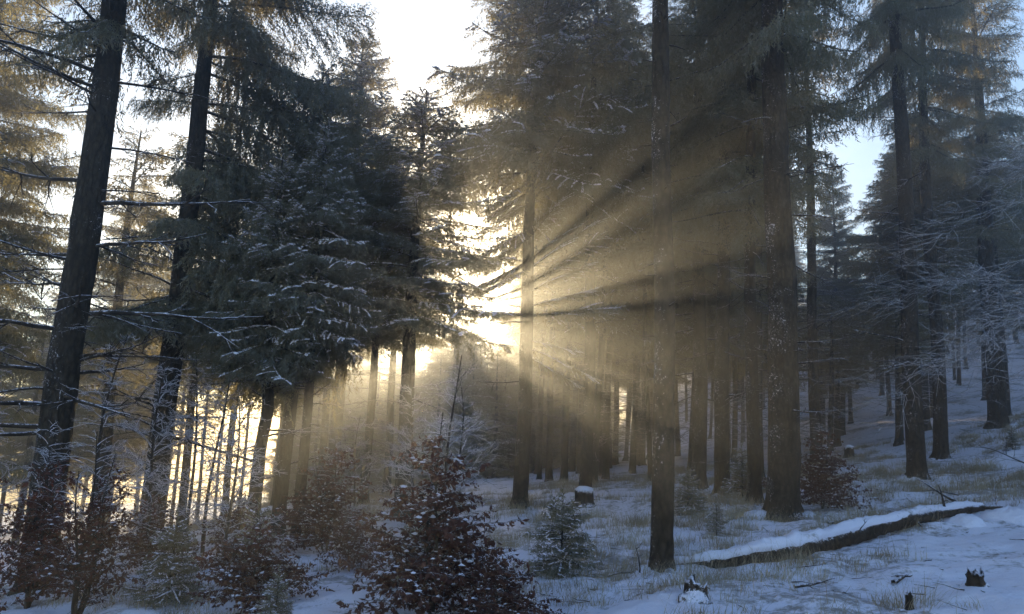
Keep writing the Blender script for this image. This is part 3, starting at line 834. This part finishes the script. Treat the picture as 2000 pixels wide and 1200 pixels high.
# ------------------------------------------------------------------ fallen log, stumps, sticks
def fallen_log(label, pts, rad, seed, lift=.0):
    r = np.random.default_rng(seed)
    P = np.array(pts, float); n = 110
    q = np.linspace(0, 1, n); qs = np.linspace(0, 1, len(P))
    C = np.stack([np.interp(q, qs, P[:, 0]), np.interp(q, qs, P[:, 1]), np.zeros(n)], -1)
    for _ in range(20): C[1:-1] = (C[:-2] + 2 * C[1:-1] + C[2:]) / 4
    rr = np.interp(q, np.linspace(0, 1, len(rad)), rad) * (1 + .22 * (vnoise(q * 11 + seed, q * 0 + 1.5) - .5))
    C[:, 1] += .10 * (vnoise(q * 5 + seed, q * 0 + 8.5) - .5)
    lf = np.interp(q, np.linspace(0, 1, 5), [-.09, -.03, .04, .07, .05]) - .04 * vnoise(q * 7 + 2, q * 0 + seed)
    C[:, 2] = terrain(C[:, 0], C[:, 1]) + lf + lift + rr * .35
    C -= [C[0, 0] * 0, 0, 0]
    mid = C[n // 2].copy(); mid[2] = float(terrain(mid[0], mid[1])); C = C - mid
    V, F = tube(C, rr * (1 + .05 * r.normal(size=n)), 14)
    V = V + r.normal(0, .006, V.shape)
    root = thing("fallen_log", label, "log", tuple(mid))
    obj("log_body", new_mesh("log_body", V, F, M_LOG, smooth=True), root)
    # snow lying on the upper half
    T = np.gradient(C, axis=0); T[:, 2] = 0; T = unit(T); S = np.cross(T, [0, 0, 1.0])
    k = 13; a = np.linspace(-.95, .95, k)
    th = (.004 + .06 * vnoise(q * 17, q * 0 + 3.5) + .05 * vnoise(q * 41, q * 0 + 9.5)) * np.clip(1.15 - .5 * q, 0, 1)
    W = []
    for i in range(n):
        ro = rr[i] * 1.02
        prof = np.maximum(0, np.cos(a / .95 * np.pi / 2)) ** .5
        for j in range(k):
            rad_j = ro + th[i] * prof[j] * (1 + .10 * r.normal()) * (.55 + .9 * vnoise(i * .35 + j * .2, j * .5 + seed))
            aj = a[j] * (.42 + .9 * (.6 * vnoise(i * .18 + (7 if j < 6 else 31), seed + .5) + .4 * vnoise(i * .55 + (3 if j < 6 else 17), seed + 4.5)))
            W.append(C[i] + S[i] * rad_j * math.sin(aj) + np.array([0, 0, rad_j * math.cos(aj)]))
    W = np.array(W); i = np.arange(n - 1)[:, None] * k; j = np.arange(k - 1)[None]
    F = np.stack([i + j, i + j + 1, i + k + j + 1, i + k + j], -1).reshape(-1, 4)
    obj("snow_cap", new_mesh("snow_cap", W, F, M_SNOW_LITTER, smooth=True), root)
    return root, C
lg, LC = fallen_log("long snow-capped fallen trunk lying across the right foreground", [(1.75, 9.6), (2.4, 9.35), (3.1, 9.3), (3.9, 9.75), (4.9, 10.55), (6.2, 11.5), (7.5, 12.4)],
                    [.04, .075, .115, .13, .12, .105, .085, .055], 3)
put_r = np.random.default_rng(8)
for i, (qi, L, el, azz) in enumerate([(105, .7, 30, 2.6), (96, .5, 50, 4.2), (86, .45, -20, 4.6), (108, .9, 10, .4), (67, .3, 40, 4.8)]):
    o = obj("branch_stub", STUB[i % 4], lg, tuple(LC[qi]), (0, -R(el), azz), L)
fallen_log("shorter snowy log end lying beyond the fallen trunk at the right edge", [(7.9, 11.7), (8.8, 12.1), (10.0, 12.9)], [.06, .10, .10], 5)

def stump(label, x, y, rad, h, seed, jag=.3, snow=True, tilt=(0, 0), kind="tree_stump"):
    r = np.random.default_rng(seed)
    root = thing(kind, label, "stump", (x, y, gz(x, y)), 0, None, tilt)
    k = 16; a = np.linspace(0, 2 * np.pi, k, endpoint=False)
    zs = np.array([-.25, 0, .12, .35, .7, 1.0]); rows = []
    top = 1 + jag * r.normal(0, .6, k)
    for z in zs:
        fl = 1 + .5 * math.exp(-max(z, 0) / .18) if z >= 0 else 1.5
        rr = rad * fl * (1 + .07 * r.normal(size=k))
        zz = z * h * (top if z > .6 else 1) if z > 0 else np.full(k, z)
        rows.append(np.stack([rr * np.cos(a), rr * np.sin(a), zz * np.ones(k)], -1))
    rows.append(np.stack([rad * .55 * np.cos(a), rad * .55 * np.sin(a), h * .8 + 0 * a + .03 * r.normal(size=k)], -1))
    rows.append(np.stack([0 * a, 0 * a, h * .78 + 0 * a], -1))
    V = np.vstack(rows); n = len(rows)
    i = np.arange(n - 1)[:, None] * k; j = np.arange(k)[None]
    F = np.stack([i + j, i + (j + 1) % k, i + k + (j + 1) % k, i + k + j], -1).reshape(-1, 4)
    obj("wood", new_mesh("stump_wood", V, F, M_LOG), root)
    if snow:
        q = np.linspace(0, 1, 5); rows = []
        for t_ in q:
            rr = rad * 1.06 * math.cos(t_ * math.pi / 2) * (1 + .10 * r.normal(size=k)); rows.append(np.stack([rr * np.cos(a), rr * np.sin(a), h * 1.0 + .09 * math.sin(t_ * math.pi / 2) + 0 * a], -1))
        V = np.vstack(rows); i = np.arange(4)[:, None] * k
        F = np.stack([i + j, i + (j + 1) % k, i + k + (j + 1) % k, i + k + j], -1).reshape(-1, 4)
        obj("snow_cap", new_mesh("snow_cap", V, F, M_SNOW, smooth=True), root)
stump("snow-capped tree stump beside the ragged beam-lit spruce", 1.68, 16.7, .19, .34, 1)
stump("broken hollow stump in the snow at the bottom, below the slender foreground trunk", 1.72, 7.12, .10, .15, 2, .7, False, (R(-25), R(12)))
stump("small dark stump poking from the snow at the lower right", 4.28, 7.2, .07, .12, 3, .35, False, (R(8), R(-14)))
stump("tiny square stub of wood standing in the bottom right snow", 3.43, 6.74, .028, .12, 4, .1, False)
stump("low rotten stump up the right slope behind the fallen trunk", 11.3, 21.5, .13, .25, 6, .6, True)
stump("dark stump between the leaning trunk and the far hillside trunks", 11.2, 25.5, .14, .35, 7, .4, True)

def root_snow(tree, dia, seed, n=4):
    """snow lying on and between the roots, parts of the tree"""
    r = np.random.default_rng(seed); k = 14; m = 6
    a = np.linspace(0, 2 * np.pi, k, endpoint=False); x0, y0 = tree.location.x, tree.location.y
    for i in range(n):
        an = r.uniform(0, 6.28); d = dia * r.uniform(.55, .75); cx, cyy = d * math.cos(an), d * math.sin(an)
        rad = dia * r.uniform(.3, .55); h = rad * r.uniform(.2, .5); rows = []
        for t_ in np.linspace(0, 1, m):
            rr = rad * (1 - t_ ** 1.6) * (1 + .15 * np.sin(2 * a + seed + i) + .10 * r.normal(size=k))
            px, py = cx + rr * np.cos(a), cyy + rr * np.sin(a)
            rows.append(np.stack([px, py, terrain(x0 + px, y0 + py) + bumps(x0 + px, y0 + py) - tree.location.z - .05 + (h + .05) * math.sin(t_ * math.pi / 2) + .012 * r.normal(size=k)], -1))
        V = np.vstack(rows); ii = np.arange(m - 1)[:, None] * k; j = np.arange(k)[None]
        F = np.stack([ii + j, ii + (j + 1) % k, ii + k + (j + 1) % k, ii + k + j], -1).reshape(-1, 4)
        obj("root_snow", new_mesh("root_snow", V, F, M_SNOW_LITTER, smooth=True), tree)
for key, dia_, sd_, n_ in (("thickest spruce trunk", .58, 1, 7), ("leaning dark trunk", .46, 2, 5), ("dark trunk with spreading", .42, 3, 6), ("tall ragged spruce", .37, 4, 4),
                           ("slender dark foreground", .29, 5, 4), ("left trunk of the close", .42, 6, 4), ("right trunk of the close", .38, 7, 4), ("slim straight spruce next", .29, 8, 3), ("stout trunk half", .58, 9, 5)):
    for o_ in [q for q in COL.objects if q.get("label", "").startswith(key)]: root_snow(o_, dia_, sd_, n_)

def snow_mound(label, x, y, rad, h, seed):
    r = np.random.default_rng(seed); k = 22; m = 9
    a = np.linspace(0, 2 * np.pi, k, endpoint=False); rows = []
    for t_ in np.linspace(0, 1, m):
        rr = rad * (1 - t_ ** 1.4) * (1 + .09 * np.sin(3 * a + seed) + .06 * r.normal(size=k)); px, py = rr * np.cos(a), rr * np.sin(a)
        rows.append(np.stack([px, py, terrain(x + px, y + py) - gz(x, y) - .12 + (h + .12) * math.sin(t_ * math.pi / 2) + .012 * r.normal(size=k)], -1))
    V = np.vstack(rows); i = np.arange(m - 1)[:, None] * k; j = np.arange(k)[None]
    F = np.stack([i + j, i + (j + 1) % k, i + k + (j + 1) % k, i + k + j], -1).reshape(-1, 4)
    o = obj("snow_mound", new_mesh("snow_mound", V, F, M_SNOW, smooth=True), None, (x, y, gz(x, y)))
    tag(o, label, "snow mound")
snow_mound("rounded snow mound round the broken hollow stump", 1.62, 7.35, .50, .10, 1)
snow_mound("snowy hummock between the log and the right picture edge", 7.3, 11.4, .45, .13, 6)
snow_mound("small snowy hummock under the right end of the fallen trunk", 6.55, 11.2, .32, .10, 7)

def stick(label, x, y, L, rz, seed, th=.018, el=4):
    r = np.random.default_rng(seed)
    o = obj("fallen_stick", dead_branch_geo(L, r, 5, 4, th, .1).mesh("fallen_stick", M_TWIG), None, (x, y, gz(x, y) + .02), (0, -R(el), rz))
    tag(o, label, "stick")
stick("thin dark stick on the open snow at the lower right", 2.85, 7.8, .42, .1, 1)
stick("forked dry twig lying left of the slender foreground trunk's foot", 1.2, 9.1, .6, .3, 2, .014, 10)
stick("upright dry twig beside the slender foreground trunk's foot", 1.55, 9.0, .3, 1.2, 3, .012, 80)
stick("broken branch lying at the foot of the thickest right trunk", 5.0, 12.2, 1.0, .5, 4, .03, 8)
stick("short dark stick in the snow right of the thin one, bottom right", 3.8, 7.75, .22, .6, 5, .03, 12)
stick("dead branch arching from the snow at the right picture edge", 11.2, 16.4, 1.6, 3.3, 6, .02, 22)
stick("bent twig rising behind the shorter log end", 8.6, 12.6, .5, 1.5, 7, .014, 70)
stick("dark branch lying in the snow before the paired trunks", 3.5, 13.4, 1.1, .2, 8, .02, 3)
stick("thin twig on the slope under the leaning trunk", 8.2, 14.2, .7, 2.0, 9, .015, 10)

# ------------------------------------------------------------------ dry grass
def grass(n_tuft, seed):
    r = np.random.default_rng(seed)
    X = r.uniform(-9, 19, n_tuft * 6); Y = 4.8 + 24 * r.random(n_tuft * 6) ** 1.25
    dens = vnoise(X * .45 + 3, Y * .45) * .6 + vnoise(X * 1.3, Y * 1.3 + 7) * .5
    keep = dens + r.uniform(-.12, .12, len(X)) > .60
    cl = np.array([(3.2, 12.6), (4.0, 15.3), (5.6, 12.0), (9.5, 15.5), (2.6, 8.9), (.6, 17.5), (7.4, 12.9), (8.4, 16.6), (11.0, 18.6), (2.2, 13.2), (6.8, 15.2), (5.2, 11.3), (.2, 12.6), (1.2, 14.6)])
    near = np.min(np.hypot(X[:, None] - cl[:, 0], Y[:, None] - cl[:, 1]), 1)
    keep |= (near < .75) & (r.random(len(X)) < .9)
    keep &= ~((Y < 8.2) & (X > 2.2) & (r.random(len(X)) < .75))
    X, Y = X[keep][:n_tuft], Y[keep][:n_tuft]
    nb = r.integers(12, 60, len(X)); idx = np.repeat(np.arange(len(X)), nb); m = len(idx)
    big = (r.uniform(.5, 1.2, len(X)) + .45 * np.exp(-(near[keep][:n_tuft] / .6) ** 2))[idx]
    bx = X[idx] + r.normal(0, .10, m) * big; by = Y[idx] + r.normal(0, .10, m) * big
    bz = terrain(bx, by) + bumps(bx, by) - .01
    B = np.stack([bx, by, bz], -1)
    az = r.uniform(0, 6.28, len(X))[idx] + r.normal(0, .9, m)
    L = (big * r.uniform(.10, .36, m))[:, None]
    out = np.stack([np.cos(az), np.sin(az), 0 * az], -1)
    a0 = R(1) * r.uniform(40, 88, m); da = R(1) * r.uniform(25, 95, m)
    w = np.stack([-np.sin(az), np.cos(az), 0 * az], -1) * r.uniform(.0011, .0022, m)[:, None] * (1 + B[:, 1:2] * .05)
    p = [B]
    for q in range(3):
        e = a0 - da * (q + .3) / 3
        p.append(p[-1] + L / 3 * (np.cos(e)[:, None] * out + np.sin(e)[:, None] * np.array([0, 0, 1.0])))
    T = np.concatenate([np.stack([p[0] - w, p[0] + w, p[1] + w], 1), np.stack([p[0] - w, p[1] + w, p[1] - w], 1),
                        np.stack([p[1] - w, p[1] + w, p[2]], 1), np.stack([p[2] - w * .6, p[2] + w * .6, p[3]], 1)])
    o = obj("dry_grass", tri_mesh("dry_grass", T, M_GRASS))
    tag(o, "tufts of dry tan grass sticking out of the snow", "grass", None, "stuff")
grass(4200, 3)

# ------------------------------------------------------------------ fallen twigs, cones and bark flakes
def litter(n, seed):
    r = np.random.default_rng(seed); g = Geo()
    feet = np.array([(o.location.x, o.location.y) for o in COL.objects if o.name.startswith("spruce_tree") and 5 < o.location.y < 27 and -9 < o.location.x < 18])
    for i in range(n):
        if i % 2 == 0:
            f = feet[r.integers(len(feet))]; x, y = f + r.normal(0, .8, 2)
        else:
            y = 5 + 19 * r.random() ** 1.3; x = r.uniform(-.55, .75) * y
        z = gz(x, y); a = r.uniform(0, 6.28); L = r.uniform(.05, .32) * (.6 + .03 * y); w = np.linspace(0, 1, 4)
        if r.random() < .75:
            d = np.array([math.cos(a), math.sin(a), r.uniform(-.05, .25)])
            P = np.array([x, y, z + .006]) + d * (w * L)[:, None] + np.cumsum(r.normal(0, .05 * L, (4, 3)), 0) * w[:, None]
            g.tube(P, r.uniform(.003, .008) * (1 + .03 * y) * (1 - .6 * w), 3)
        else:
            c = np.array([x, y, z + .012]); e = np.array([math.cos(a), math.sin(a), 0]) * r.uniform(.02, .05); f2 = np.array([-e[1], e[0], .01]) * r.uniform(.3, .7)
            g.tris([[c - e, c + f2, c + e], [c - e, c + e, c - f2]])
    o = obj("forest_litter", g.mesh("forest_litter", M_LOG))
    tag(o, "scattered twigs and bark flakes lying on the snow", "litter", None, "stuff")
litter(1500, 21)

# ------------------------------------------------------------------ haze
def haze_box():
    bpy.context.view_layer.update()
    B = np.array([(o.matrix_world @ Vector(c))[:] for o in COL.objects if o.type == 'MESH' for c in o.bound_box])
    lo, hi = B.min(0), B.max(0)
    x0, x1, y0, y1, z0, z1 = lo[0] - 1, hi[0] + 1, lo[1] - 1, hi[1] + 1, lo[2] - 1, hi[2] + .5
    print("haze box", x0, x1, y0, y1, z0, z1)
    V = np.array([[x, y, z] for z in (z0, z1) for y in (y0, y1) for x in (x0, x1)], float)
    F = np.array([[0, 2, 3, 1], [4, 5, 7, 6], [0, 1, 5, 4], [2, 6, 7, 3], [0, 4, 6, 2], [1, 3, 7, 5]])
    m, nt, out = mat("haze")
    v = nd(nt, "ShaderNodeVolumePrincipled")
    v.inputs["Color"].default_value = (.85, .88, 1.0, 1)
    v.inputs["Density"].default_value = HAZE_DENSITY
    v.inputs["Anisotropy"].default_value = HAZE_G
    nt.links.new(v.outputs[0], out.inputs["Volume"])
    o = obj("haze", new_mesh("haze", V, F, m))
    tag(o, "thin winter mist lit by the low sun", None, None, "stuff")
haze_box()
